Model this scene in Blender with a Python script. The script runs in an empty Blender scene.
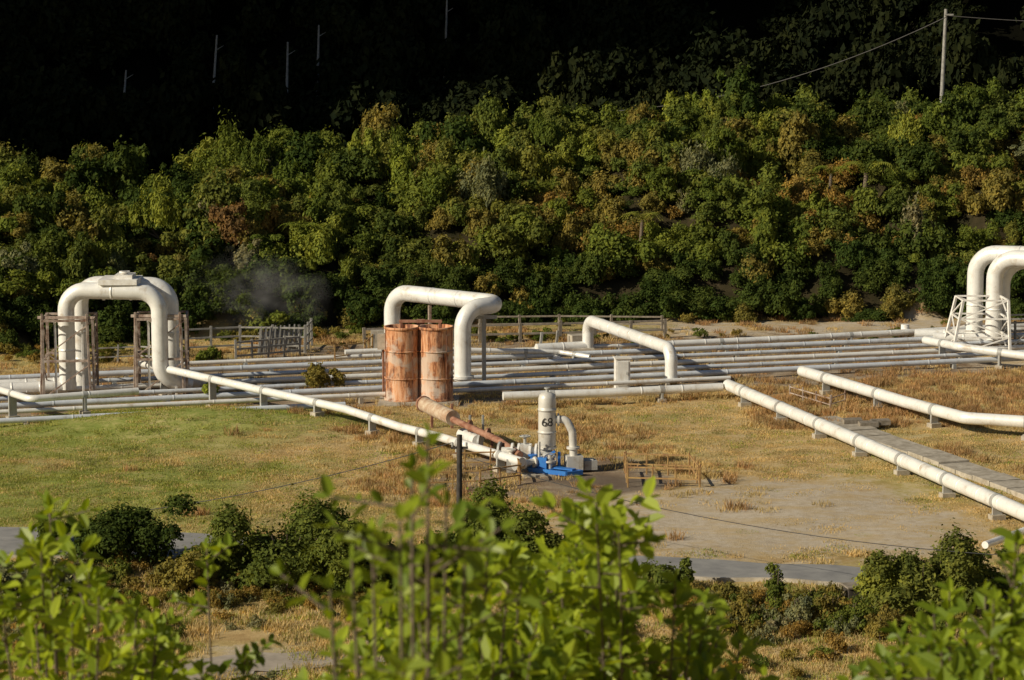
import bpy, math, random
import numpy as np
from mathutils import Vector, noise as mn
random.seed(7); rng=np.random.default_rng(7)
scene=bpy.context.scene
# ------------------------------------------------------------ camera / survey geometry
CH=17.6; F=2500.0; PIT=math.atan(340/2500)
cp,sp=math.cos(PIT),math.sin(PIT)
def ray(px,py):
    a=px-512; b=340-py
    return np.array([a, F*cp+b*sp, -F*sp+b*cp])
def P(px,py,z=0.0):
    d=ray(px,py); t=(z-CH)/d[2]; return Vector((d[0]*t,d[1]*t,z))
def PD(px,py,dist):
    d=ray(px,py); t=dist/d[1]; return Vector((d[0]*t,dist,CH+d[2]*t))
def proj(x,y,z):
    v=np.array([x,y,z-CH]); dep=v[1]*cp-v[2]*sp; up=v[1]*sp+v[2]*cp
    return 512+F*v[0]/dep, 340-F*up/dep
def ss(t): t=np.clip(t,0,1); return t*t*(3-2*t)
SX=[-300,-30,-20,-10,0,30,300]; SY=[118,124,129,134,137,139,148]
def H(x,y):
    x=np.asarray(x,float); y=np.asarray(y,float)
    z=14.5*np.clip((60-y)/60,0,2.0)
    s=np.interp(x,SX,SY)+0.6*np.sin(x*0.5)+0.4*np.sin(x*1.3)
    top=np.interp(x,[-60,-24,-12,0,12,40],[5.6,5.7,6.8,8.2,9.0,9.1])+0.35*np.sin(x*0.45+1)
    t=y-s
    z=z+top*np.interp(t,[0,1.5,8,18,26,36,48,60],[0,.2,.62,1,.95,.8,.9,1.0])
    z=z+np.minimum(np.clip(y-(s+46),0,None)*0.75,110)*ss((y-s-44)/10)
    z=z+150*ss((-60-x)/70)*ss((y-104)/26)  # unseen spur at left rear, added to cast shade on the back hill
    z=z+np.where((t>1),0.7*np.sin(x*0.9+y*0.7)*np.sin(y*0.8-x*0.3)+.45*np.sin(x*.37+y*.5),0)*ss((t-1)/4)
    fl=0.05*np.sin(x*0.35+y*0.2)*np.sin(y*0.31)+0.03*np.sin(x*1.1-y*0.7)
    z=z+fl
    z=z+0.75*np.exp(-((x+12.5)/6)**2-((y-102.5)/2.6)**2)
    return z
def hit(px,py,lo=60):
    d=ray(px,py); d=d/d[1]
    yy=lo
    while yy<400:
        if CH+d[2]*yy<=float(H(d[0]*yy,yy)): break
        yy+=0.2
    return Vector((d[0]*yy,yy,float(H(d[0]*yy,yy))))
cam_d=bpy.data.cameras.new("camera"); cam=bpy.data.objects.new("camera",cam_d)
scene.collection.objects.link(cam); scene.camera=cam
cam.location=(0,0,CH); cam.rotation_euler=(math.pi/2-PIT,0,0)
cam_d.sensor_width=36; cam_d.lens=F/1024*36; cam_d.clip_end=5000; cam_d.clip_start=0.1
cam_d.dof.use_dof=True; cam_d.dof.focus_distance=105; cam_d.dof.aperture_fstop=10
# ------------------------------------------------------------ light
EL=math.radians(28); az=math.radians(-118)
ts=Vector((math.sin(az)*math.cos(EL),math.cos(az)*math.cos(EL),math.sin(EL)))
w=bpy.data.worlds.new("World"); scene.world=w; w.use_nodes=True
nt=w.node_tree; bg=nt.nodes["Background"]
sky=nt.nodes.new("ShaderNodeTexSky"); sky.sky_type='NISHITA'; sky.sun_disc=False
sky.sun_elevation=EL; sky.sun_rotation=az
nt.links.new(sky.outputs[0],bg.inputs[0]); bg.inputs[1].default_value=0.05
sl=bpy.data.lights.new("sun","SUN"); so=bpy.data.objects.new("sun",sl); scene.collection.objects.link(so)
sl.energy=5.0; sl.angle=math.radians(0.5); sl.color=(1,0.90,0.71)
so.rotation_euler=(-ts).to_track_quat('-Z','Y').to_euler(); so.location=(-60,-30,60)
scene.view_settings.view_transform='Standard'; scene.view_settings.look='None'; scene.view_settings.exposure=0
# ------------------------------------------------------------ materials
class N:
    def __init__(s,name):
        s.m=bpy.data.materials.new(name); s.m.use_nodes=True; s.t=s.m.node_tree
        s.b=s.t.nodes["Principled BSDF"]; s.o=s.t.nodes["Material Output"]
    def n(s,k,**kw):
        x=s.t.nodes.new(k)
        for a,v in kw.items(): setattr(x,a,v)
        return x
    def l(s,a,b): s.t.links.new(a,b)
    def pos(s,scale=(1,1,1)):
        mp=s.n("ShaderNodeMapping"); mp.inputs["Scale"].default_value=scale
        g=s.n("ShaderNodeNewGeometry"); s.l(g.outputs["Position"],mp.inputs[0])
        return mp.outputs[0]
    def noise(s,scale,detail=4,rough=.6,vec=None):
        x=s.n("ShaderNodeTexNoise"); x.inputs["Scale"].default_value=scale; x.inputs["Detail"].default_value=detail; x.inputs["Roughness"].default_value=rough
        s.l(vec if vec else s.pos(),x.inputs["Vector"]); return x.outputs[0]
    def ramp(s,fac,stops):
        r=s.n("ShaderNodeValToRGB"); e=r.color_ramp.elements
        while len(e)<len(stops): e.new(0.5)
        for i,(p,c) in enumerate(stops):
            e[i].position=p; e[i].color=(c if len(c)==4 else (*c,1))
        s.l(fac,r.inputs[0]); return r.outputs[0]
    def mix(s,f,a,b,mode='MIX'):
        x=s.n("ShaderNodeMix",data_type='RGBA',blend_type=mode)
        if isinstance(f,(int,float)): x.inputs[0].default_value=f
        else: s.l(f,x.inputs[0])
        for i,v in ((6,a),(7,b)):
            if isinstance(v,tuple): x.inputs[i].default_value=(*v,1)
            else: s.l(v,x.inputs[i])
        return x.outputs[2]
    def math(s,op,a,b=None,clamp=False):
        x=s.n("ShaderNodeMath",operation=op,use_clamp=clamp)
        for i,v in enumerate((a,b)):
            if v is None: continue
            if isinstance(v,(int,float)): x.inputs[i].default_value=v
            else: s.l(v,x.inputs[i])
        return x.outputs[0]
    def col(s,c): s.l(c,s.b.inputs["Base Color"])
    def bump(s,h,st=.3,dist=.05):
        b=s.n("ShaderNodeBump"); b.inputs["Strength"].default_value=st; b.inputs["Distance"].default_value=dist
        s.l(h,b.inputs["Height"]); s.l(b.outputs[0],s.b.inputs["Normal"])
def simple(name,c1,c2,scale=3,rough=.6,metal=0,stretch=(1,1,1),lo=.35,hi=.65,bump=0):
    m=N(name); f=m.noise(scale,6,.65,m.pos(stretch)); m.col(m.ramp(f,[(lo,c1),(hi,c2)]))
    m.b.inputs["Roughness"].default_value=rough; m.b.inputs["Metallic"].default_value=metal
    if bump: m.bump(f,bump)
    return m.m
def pipe_mat(name,base,dirt,rough=.38,thr=.57):
    m=N(name); f=m.noise(1.3,7,.7); g=m.noise(9,4,.7); st=m.noise(3.5,5,.7,m.pos((1.5,1.5,.25)))
    c=m.ramp(f,[(thr-.14,base),(thr,tuple(x*.88 for x in base)),(thr+.12,dirt)])
    c=m.mix(m.math('MULTIPLY',g,.25),c,tuple(x*.75 for x in base))
    c=m.mix(m.ramp(st,[(.56,(0,0,0)),(.7,(.45,.45,.45))]),c,dirt); m.col(c)
    m.b.inputs["Roughness"].default_value=rough; m.b.inputs["Metallic"].default_value=.12
    return m.m
M_pipe=pipe_mat("painted_cladding",(.84,.83,.79),(.52,.44,.34))
M_pipe2=pipe_mat("aluminium_cladding",(.66,.70,.75),(.42,.40,.36),.35)
M_vessel=pipe_mat("vessel_paint",(.64,.62,.57),(.38,.31,.22),.45)
M_steel=pipe_mat("grey_steel",(.42,.42,.40),(.25,.18,.13),.5)
M_white=simple("white_paint",(.84,.83,.80),(.66,.62,.55),4,.45)
M_rust=simple("rust",(.20,.075,.04),(.38,.21,.14),4,.85)
M_rustframe=simple("rusty_frame_steel",(.16,.085,.055),(.50,.42,.35),3,.8)
M_blue=simple("blue_paint",(.02,.12,.45),(.03,.20,.55),5,.45,lo=.3,hi=.7)
M_yellow=simple("faded_yellow_paint",(.46,.31,.11),(.26,.13,.06),4,.7)
M_dark=simple("dark_timber",(.025,.02,.016),(.06,.05,.04),6,.8)
M_wood=simple("weathered_timber",(.30,.26,.21),(.17,.14,.10),5,.85)
M_palewood=simple("pale_dead_timber",(.34,.33,.30),(.20,.19,.17),5,.8)
M_conc=simple("concrete",(.48,.43,.35),(.28,.24,.18),3,.85,bump=.2)
M_black=simple("black_paint",(.015,.015,.015),(.03,.03,.03),5,.5)
M_wire=simple("cable_black",(.02,.02,.02),(.04,.04,.04),5,.6)
M_palewire=simple("cable_grey",(.05,.047,.043),(.07,.065,.06),5,.6)
m=N("tank_rust"); f=m.noise(2.4,8,.75,m.pos((2.0,2.0,.26))); g=m.noise(1.1,6,.65,m.pos((1.6,1.6,.6))); q=m.noise(.9,5,.6,m.pos((1,1,1.3)))
c=m.ramp(f,[(.36,(.08,.028,.014)),(.43,(.34,.12,.045)),(.50,(.60,.29,.14)),(.64,(.64,.43,.29))])
c=m.mix(m.ramp(g,[(.54,(0,0,0)),(.63,(.85,.85,.85))]),c,(.12,.045,.026))
c=m.mix(m.ramp(q,[(.50,(0,0,0)),(.58,(.7,.7,.7))]),c,(.54,.46,.38)); m.col(c); m.b.inputs["Roughness"].default_value=.85; m.bump(f,.4); M_tank=m.m

def foliage(name,cols,trans=.28,near=False,glint=.45,isl=.7):
    m=N(name); oi=m.n("ShaderNodeObjectInfo"); ge=m.n("ShaderNodeNewGeometry")
    n=len(cols); c=m.ramp(oi.outputs["Random"],[(i/(max(n-1,1)),k) for i,k in enumerate(cols)])
    c=m.mix(m.ramp(ge.outputs["Random Per Island"],[(0,(.0,)*3),(1,(isl,)*3)]),c,m.mix(1.0,c,(1.9,1.6,1.0),'MULTIPLY'))
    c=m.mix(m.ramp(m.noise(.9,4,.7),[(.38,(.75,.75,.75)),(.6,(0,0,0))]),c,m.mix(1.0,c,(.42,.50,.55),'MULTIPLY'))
    t=m.n("ShaderNodeBsdfTranslucent"); m.l(m.mix(1.0,c,(1.5,1.4,.35) if near else (1.4,1.35,.6),'MULTIPLY'),t.inputs[0])
    mx=m.n("ShaderNodeMixShader"); mx.inputs[0].default_value=trans
    if near:
        m.col(c); m.b.inputs["Roughness"].default_value=glint; m.b.inputs["Specular IOR Level"].default_value=.3; src=m.b.outputs[0]
    else:
        d=m.n("ShaderNodeBsdfDiffuse"); m.l(c,d.inputs[0]); src=d.outputs[0]; m.t.nodes.remove(m.b)
    m.l(src,mx.inputs[1]); m.l(t.outputs[0],mx.inputs[2]); m.l(mx.outputs[0],m.o.inputs[0])
    return m.m
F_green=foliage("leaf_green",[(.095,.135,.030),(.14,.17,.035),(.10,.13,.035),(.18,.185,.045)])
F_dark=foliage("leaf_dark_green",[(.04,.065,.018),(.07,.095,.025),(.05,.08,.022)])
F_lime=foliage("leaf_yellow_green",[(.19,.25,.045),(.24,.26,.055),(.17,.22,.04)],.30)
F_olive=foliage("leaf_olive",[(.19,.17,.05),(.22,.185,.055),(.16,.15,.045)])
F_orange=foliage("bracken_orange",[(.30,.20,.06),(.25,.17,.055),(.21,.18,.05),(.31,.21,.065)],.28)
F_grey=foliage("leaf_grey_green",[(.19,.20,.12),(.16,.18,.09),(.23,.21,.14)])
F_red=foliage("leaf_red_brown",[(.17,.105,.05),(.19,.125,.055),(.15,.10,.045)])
F_far=foliage("forest_shaded",[(.012,.017,.009),(.019,.024,.011),(.010,.014,.008)],.1)  # near-black leaf tones: the back hill's shade put into the colour
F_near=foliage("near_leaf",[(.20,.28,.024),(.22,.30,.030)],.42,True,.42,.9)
F_dry=foliage("dry_grass",[(.58,.43,.21),(.52,.39,.19),(.61,.47,.25)],.3,isl=.3)
F_grass=foliage("green_grass",[(.25,.29,.07),(.30,.32,.08),(.37,.35,.11)],.3,isl=.3)
F_brown=foliage("seed_heads",[(.38,.23,.12),(.43,.28,.15)],.25,isl=.4)
M_bark=simple("bark",(.10,.075,.05),(.17,.13,.09),20,.9)
# ------------------------------------------------------------ mesh builder
class MB:
    def __init__(s): s.v=[]; s.f=[]; s.mi=[]; s.sm=[]; s.mats=[]
    def mat(s,m):
        if m not in s.mats: s.mats.append(m)
        return s.mats.index(m)
    def add(s,v,f,m,smooth=False):
        o=len(s.v); s.v+= [tuple(x) for x in v]; k=s.mat(m)
        for q in f: s.f.append([i+o for i in q]); s.mi.append(k); s.sm.append(smooth)
    def tube(s,pts,r,m,seg=14,fillet=0,seam=0,cap=True,r2=None):
        pts=[Vector(p) for p in pts]
        if fillet:
            q=[pts[0]]
            for i in range(1,len(pts)-1):
                a,b,c=pts[i-1],pts[i],pts[i+1]; u=(a-b).normalized(); v=(c-b).normalized()
                ang=u.angle(v)
                if ang>3.05: q.append(b); continue
                d=min(fillet/math.tan(ang/2),(a-b).length*.49,(c-b).length*.49); R=d*math.tan(ang/2)
                cen=b+(u+v).normalized()*(R/math.sin(ang/2))
                p0=b+u*d; p1=b+v*d; n=9
                e0=(p0-cen); e1=(p1-cen); th=e0.angle(e1)
                for k in range(n+1):
                    t=k/n; q.append(cen+(e0*math.sin((1-t)*th)+e1*math.sin(t*th))/math.sin(th))
            q.append(pts[-1]); pts=q
        st=[]; L=0; tot=sum((pts[i+1]-pts[i]).length for i in range(len(pts)-1))
        for i,p in enumerate(pts):
            rr=r if r2 is None else r+(r2-r)*(L/tot if tot else 0)
            st.append((p,rr))
            if i<len(pts)-1:
                l=(pts[i+1]-p).length
                if seam and l>seam*1.2:
                    k=int(l/seam)
                    for j in range(1,k):
                        c=j/k; w=.03/l
                        for dt,mu in ((-w*2.2,1),(-w*1.2,1),(-w,1.04),(w,1.04),(w*1.2,1),(w*2.2,1)):
                            st.append((p.lerp(pts[i+1],c+dt),r*mu))
                L+=l
        t=(st[1][0]-st[0][0]).normalized(); up=Vector((0,0,1)) if abs(t.z)<.9 else Vector((1,0,0))
        nrm=(up-t*up.dot(t)).normalized(); V=[];Fc=[]
        for i,(p,rr) in enumerate(st):
            if i==0: t2=t
            elif i==len(st)-1: t2=(st[i][0]-st[i-1][0]).normalized()
            else: t2=((st[i][0]-st[i-1][0]).normalized()+(st[i+1][0]-st[i][0]).normalized()).normalized()
            nrm=(nrm-t2*nrm.dot(t2)).normalized(); bn=t2.cross(nrm)
            for k in range(seg):
                a=2*math.pi*k/seg; V.append(p+nrm*math.cos(a)*rr+bn*math.sin(a)*rr)
            if i:
                o=(i-1)*seg
                for k in range(seg):
                    k2=(k+1)%seg; Fc.append([o+k,o+k2,o+seg+k2,o+seg+k])
        s.add(V,Fc,m,True)
        if cap:
            n=len(V); s.add(V[:seg],[list(range(seg))[::-1]],m); s.add(V[n-seg:],[list(range(seg))],m)
    def lathe(s,cen,prof,m,seg=32,smooth=True):
        V=[];Fc=[]
        for i,(r,z) in enumerate(prof):
            for k in range(seg):
                a=2*math.pi*k/seg; V.append((cen[0]+r*math.cos(a),cen[1]+r*math.sin(a),cen[2]+z))
            if i:
                o=(i-1)*seg
                for k in range(seg):
                    k2=(k+1)%seg; Fc.append([o+k,o+k2,o+seg+k2,o+seg+k])
        s.add(V,Fc,m,smooth)
    def bar(s,a,b,w,m,h=None):
        a=Vector(a); b=Vector(b); h=h or w; t=(b-a).normalized()
        up=Vector((0,0,1)) if abs(t.z)<.95 else Vector((1,.3,0)).normalized()
        x=t.cross(up).normalized(); y=x.cross(t)
        V=[p+x*i*w/2+y*j*h/2 for p in (a,b) for i,j in ((-1,-1),(1,-1),(1,1),(-1,1))]
        s.add(V,[[3,2,1,0],[4,5,6,7],[0,1,5,4],[1,2,6,5],[2,3,7,6],[3,0,4,7]],m)
    def box(s,c,sx,sy,z0,z1,m,rot=0):
        cr,sr=math.cos(rot),math.sin(rot); V=[]
        for z in (z0,z1):
            for i,j in ((-1,-1),(1,-1),(1,1),(-1,1)):
                x=i*sx/2;y=j*sy/2; V.append((c[0]+x*cr-y*sr,c[1]+x*sr+y*cr,z))
        s.add(V,[[3,2,1,0],[4,5,6,7],[0,1,5,4],[1,2,6,5],[2,3,7,6],[3,0,4,7]],m)
    def flange(s,p,t,r,m,w=.08):
        p=Vector(p); t=Vector(t).normalized(); s.tube([p-t*w/2,p+t*w/2],r,m,16)
    def frame(s,c,sx,sy,z0,z1,w,m,rot=0,levels=1,brace=True):
        cr,sr=math.cos(rot),math.sin(rot)
        C=[(c[0]+i*sx/2*cr-j*sy/2*sr,c[1]+i*sx/2*sr+j*sy/2*cr) for i,j in ((-1,-1),(1,-1),(1,1),(-1,1))]
        for x,y in C: s.bar((x,y,z0),(x,y,z1),w,m)
        for l in range(levels+1):
            z=z0+(z1-z0)*l/levels if l else z0+.12
            for i in range(4):
                a=C[i];b=C[(i+1)%4]; s.bar((*a,z-w*.5),(*b,z-w*.5),w*.9,m)
                if l and brace:
                    zz=z0+(z1-z0)*(l-1)/levels
                    s.bar((*a,zz+.1),(*b,z-.1),w*.5,m)
    def fence(s,pts,h,m,rails=2,step=1.6,pw=.08,rw=.05):
        g=random.Random(int(abs(pts[0][0])*100))
        for i in range(len(pts)-1):
            a=Vector(pts[i]);b=Vector(pts[i+1]);n=max(1,int((b-a).length/step))
            for k in range(n+1):
                p=a.lerp(b,k/n); z=float(H(p.x,p.y)); s.bar((p.x,p.y,z-.1),(p.x+g.gauss(0,.03),p.y,z+h+.03+g.uniform(0,.06)),pw,m)
            for r in range(rails):
                z=h*(r+1)/rails-.04
                s.bar(a+Vector((0,0,z)),b+Vector((0,0,z)),rw,m)
    def done(s,name,link=True):
        me=bpy.data.meshes.new(name); me.from_pydata(s.v,[],s.f)
        for x in s.mats: me.materials.append(x)
        me.polygons.foreach_set("material_index",s.mi); me.polygons.foreach_set("use_smooth",s.sm); me.update()
        o=bpy.data.objects.new(name,me)
        if link: scene.collection.objects.link(o)
        return o
# ------------------------------------------------------------ terrain
def poly(pxs): return np.array([[*P(a,b)[:2]] for a,b in pxs])
def sdf(pl,X,Y):
    ins=np.zeros(X.shape,bool); dm=np.full(X.shape,1e9); n=len(pl)
    for i in range(n):
        x1,y1=pl[i]; x2,y2=pl[(i+1)%n]
        dx,dy=x2-x1,y2-y1; t=np.clip(((X-x1)*dx+(Y-y1)*dy)/(dx*dx+dy*dy+1e-9),0,1)
        dm=np.minimum(dm,np.hypot(X-x1-t*dx,Y-y1-t*dy))
        c=((y1>Y)!=(y2>Y))&(X<(x2-x1)*(Y-y1)/((y2-y1) if y2!=y1 else 1e-9)+x1); ins^=c
    return np.where(ins,dm,-dm)
PG=[poly([(-80,425),(150,404),(330,408),(360,430),(200,448),(60,462),(-80,460)]),
    poly([(-80,466),(60,464),(200,458),(300,466),(240,500),(195,528),(-80,530)])]
PGR=[poly([(560,515),(610,494),(690,484),(780,478),(860,482),(930,505),(985,535),(960,552),(840,560),(700,560),(590,548)]),
     poly([(655,323),(960,317),(960,331),(655,337)]),poly([(180,672),(250,650),(430,640),(430,662),(260,682)]),
     poly([(980,350),(1060,345),(1060,372),(980,366)])]
PS=[poly([(-100,384),(180,364),(330,345),(1100,320),(1100,364),(760,388),(480,406),(340,408),(180,402),(-100,432)]),
    poly([(420,488),(480,455),(620,455),(700,488),(560,503)])]
PDK=[poly([(535,480),(600,474),(690,482),(680,489),(600,494)])]  # wellhead's cast shadow, painted as a dark patch into the ground colour
xs=np.concatenate([np.arange(-900,-100,40),np.arange(-100,-36,4),np.arange(-36,36,.4),np.arange(36,100,4),np.arange(100,901,40)])
ys=np.concatenate([np.arange(-300,0,30),np.arange(0,60,3),np.arange(60,165,.4),np.arange(165,260,3),np.arange(260,2000,60)])
X,Y=np.meshgrid(xs,ys); Z=H(X,Y); nx,ny=len(xs),len(ys)
V=np.stack([X.ravel(),Y.ravel(),Z.ravel()],1)
idx=np.arange(nx*ny).reshape(ny,nx)
Q=np.stack([idx[:-1,:-1],idx[:-1,1:],idx[1:,1:],idx[1:,:-1]],-1).reshape(-1,4)
me=bpy.data.meshes.new("ground"); me.from_pydata(V.tolist(),[],Q.tolist())
me.polygons.foreach_set("use_smooth",[True]*len(Q))
def mask(ps,soft):
    r=np.full(X.shape,-1e9)
    for p in ps: r=np.maximum(r,sdf(p,X,Y))
    return np.clip(.5+r/(2*soft),0,1).ravel()
S_=np.interp(X,SX,SY)
for nm,arr in (("g_green",mask(PG,3.5)),("g_gravel",mask(PGR,3.0)),("g_soil",mask(PS,1.2)),("g_shade",mask(PDK,1.0)),("g_bush",np.clip((Y-S_+.6)/1.0,0,1).ravel()),("g_far",np.clip((Y-S_-24)/4,0,1).ravel())):
    a=me.attributes.new(nm,'FLOAT','POINT'); a.data.foreach_set("value",arr.astype(np.float32))
ground=bpy.data.objects.new("ground",me); scene.collection.objects.link(ground)
m=N("ground_mat")
def att(n):
    a=m.n("ShaderNodeAttribute",attribute_name=n); return a.outputs["Fac"]
big=m.noise(.16,5,.6); mid=m.noise(.7,7,.7); fine=m.noise(6,5,.7); vf=m.noise(26,3,.7)
def edge(a,amt=.9,w=.1):
    x=m.math('ADD',a,m.math('MULTIPLY',m.math('SUBTRACT',mid,.5),amt*1.6)); x=m.math('ADD',x,m.math('MULTIPLY',m.math('SUBTRACT',fine,.5),amt*.7))
    return m.ramp(x,[(.5-w,(0,0,0)),(.5+w,(1,1,1))])
dry=m.ramp(mid,[(.3,(.36,.235,.105)),(.45,(.50,.355,.165)),(.55,(.57,.43,.22)),(.68,(.62,.49,.29))])
grn=m.ramp(m.math('ADD',m.math('MULTIPLY',fine,.4),m.math('MULTIPLY',mid,.6)),[(.34,(.18,.23,.05)),(.46,(.26,.295,.075)),(.54,(.35,.35,.11)),(.62,(.50,.43,.19))])
c=m.mix(m.ramp(big,[(.48,(0,0,0)),(.62,(.45,.45,.45))]),dry,grn)
c=m.mix(edge(att("g_green"),.8,.25),c,grn)
soil=m.ramp(mid,[(.32,(.17,.115,.075)),(.5,(.31,.235,.16)),(.66,(.42,.35,.26))])
c=m.mix(edge(att("g_soil")),c,soil)
grv=m.ramp(m.noise(2.3,8,.75),[(.3,(.40,.32,.23)),(.5,(.54,.46,.35)),(.7,(.62,.55,.45))])
grv=m.mix(m.ramp(m.noise(.45,7,.7,m.pos((1,1.8,1))),[(.46,(0,0,0)),(.6,(.75,.75,.75))]),grv,(.52,.39,.21))
grv=m.mix(m.ramp(vf,[(.55,(0,0,0)),(.7,(.4,.4,.4))]),grv,(.30,.23,.15))
c=m.mix(edge(att("g_gravel"),1.1,.2),c,grv)
c=m.mix(m.math('MULTIPLY',edge(att("g_shade"),.7,.2),.7),c,(.13,.105,.085))
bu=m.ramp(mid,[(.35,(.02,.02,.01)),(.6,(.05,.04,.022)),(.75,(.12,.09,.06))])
c=m.mix(att("g_bush"),c,bu); c=m.mix(att("g_far"),c,(.006,.006,.004))  # beyond the ridge, hill shade is painted into the ground as near-black
c=m.mix(m.math('MULTIPLY',vf,.3),c,m.mix(1.0,c,(.45,.42,.38),'MULTIPLY'))
m.col(c); m.b.inputs["Roughness"].default_value=1; m.b.inputs["Specular IOR Level"].default_value=0
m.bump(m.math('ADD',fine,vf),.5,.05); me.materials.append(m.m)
# roads
def strip(name,pts,mat,lift=.012,n=120,kerb=None):
    cs=[P(a,b) for a,b,_ in pts]; ws=[w_ for *_,w_ in pts]
    L=[0]
    for i in range(1,len(cs)): L.append(L[-1]+(cs[i]-cs[i-1]).length)
    mb=MB(); rows=[]
    for k in range(n+1):
        t=L[-1]*k/n; x=np.interp(t,L,[c_.x for c_ in cs]); y=np.interp(t,L,[c_.y for c_ in cs]); wd=np.interp(t,L,ws)
        e=.6; x2=np.interp(min(t+e,L[-1]),L,[c_.x for c_ in cs]); y2=np.interp(min(t+e,L[-1]),L,[c_.y for c_ in cs])
        x1=np.interp(max(t-e,0),L,[c_.x for c_ in cs]); y1=np.interp(max(t-e,0),L,[c_.y for c_ in cs])
        d=Vector((x2-x1,y2-y1)).normalized(); nn=Vector((-d.y,d.x)); row=[]
        wd+=.12*math.sin(k*.7)
        for j in range(9):
            o=(j/8-.5)*wd; q=(x+nn.x*o,y+nn.y*o); row.append((q[0],q[1],float(H(*q))+lift+.03))
        rows.append(row)
    V=[p for r in rows for p in r]; Fc=[[k*9+j,(k+1)*9+j,(k+1)*9+j+1,k*9+j+1] for k in range(n) for j in range(8)]
    mb.add(V,Fc,mat,True)
    if kerb:
        for k in range(n):
            a=Vector(rows[k][0]);b=Vector(rows[k+1][0]); mb.bar(a,b,.1,kerb,.16)
    return mb.done(name)
m=N("asphalt"); f=m.noise(1.2,6,.7); g=m.noise(40,3,.7)
m.col(m.mix(m.math('MULTIPLY',g,.4),m.ramp(f,[(.35,(.22,.215,.21)),(.65,(.33,.32,.30))]),(.12,.115,.11))); m.b.inputs["Roughness"].default_value=.9; M_asph=m.m
strip("road",[(-150,541,5.0),(60,543,4.8),(200,549,4.0),(400,560,3.0),(600,567,2.8),(750,573,2.6),(880,579,2.6),(1150,592,2.8)],M_asph,kerb=M_conc)
M_track=simple("gravel_track_mat",(.30,.255,.20),(.40,.34,.27),2,.95)
strip("path",[(150,690,2.2),(240,663,1.8),(330,657,1.6),(430,655,1.6),(560,662,1.6),(700,690,1.6)],M_track)
# ------------------------------------------------------------ foliage prototypes
def cloud(lobes,n,size,mat,name,asp=1.7,up=0.0,r0=.7,spike=0.0,seed=0,jit=.5):
    g=np.random.default_rng(seed); L=np.array(lobes,float)
    wgt=(L[:,3]*L[:,4]); wgt/=wgt.sum(); k=g.choice(len(L),n,p=wgt)
    d=g.normal(size=(n,3)); d/=np.linalg.norm(d,axis=1)[:,None]; d[:,2]=np.where(d[:,2]<-.35,-d[:,2],d[:,2])
    rr=r0+(1.15-r0)*g.random(n)**.6; rr*=1+.25*np.sin(d[:,0]*7+k)*np.sin(d[:,2]*6+k*2)
    rr*=np.where(g.random(n)<.12,1.15+.35*g.random(n),1)
    c=L[k,:3]+d*np.stack([L[k,3],L[k,3],L[k,4]],1)*rr[:,None]
    nn=d+g.normal(size=(n,3))*jit; nn[:,2]+=up; nn/=np.linalg.norm(nn,axis=1)[:,None]
    a=g.normal(size=(n,3))
    if spike: a=a*(1-spike)+np.array([0,0,1.])*spike*1.6+d*.4
    t=a-nn*(a*nn).sum(1)[:,None]; t/=np.linalg.norm(t,axis=1)[:,None]; b=np.cross(nn,t)
    s_=size*(.5+1.0*g.random(n))[:,None]
    V=np.stack([c-t*s_*asp*.5,c+b*s_*.5,c+t*s_*asp*.5,c-b*s_*.5],1).reshape(-1,3)
    V[:,2]=np.maximum(V[:,2],.0)
    mb=MB(); mb.add(V.tolist(),np.arange(4*n).reshape(-1,4).tolist(),mat)
    return mb
def lobes(n,R,h,seed,flat=.8,var=1.0):
    g=random.Random(seed); out=[(0,0,h*.4,R*.5,h*.38)]
    for i in range(n):
        a=g.random()*6.283; q=R*(.2+.8*g.random()); z=h*(.2+.7*g.random()); r=R*(.12+.24*g.random())
        out.append((q*math.cos(a),q*math.sin(a),z,r,r*flat*g.uniform(.7,1.8)))
    return out
def proto_col(name,items):
    c=bpy.data.collections.new(name)
    for o in items: c.objects.link(o)
    return c
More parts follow.
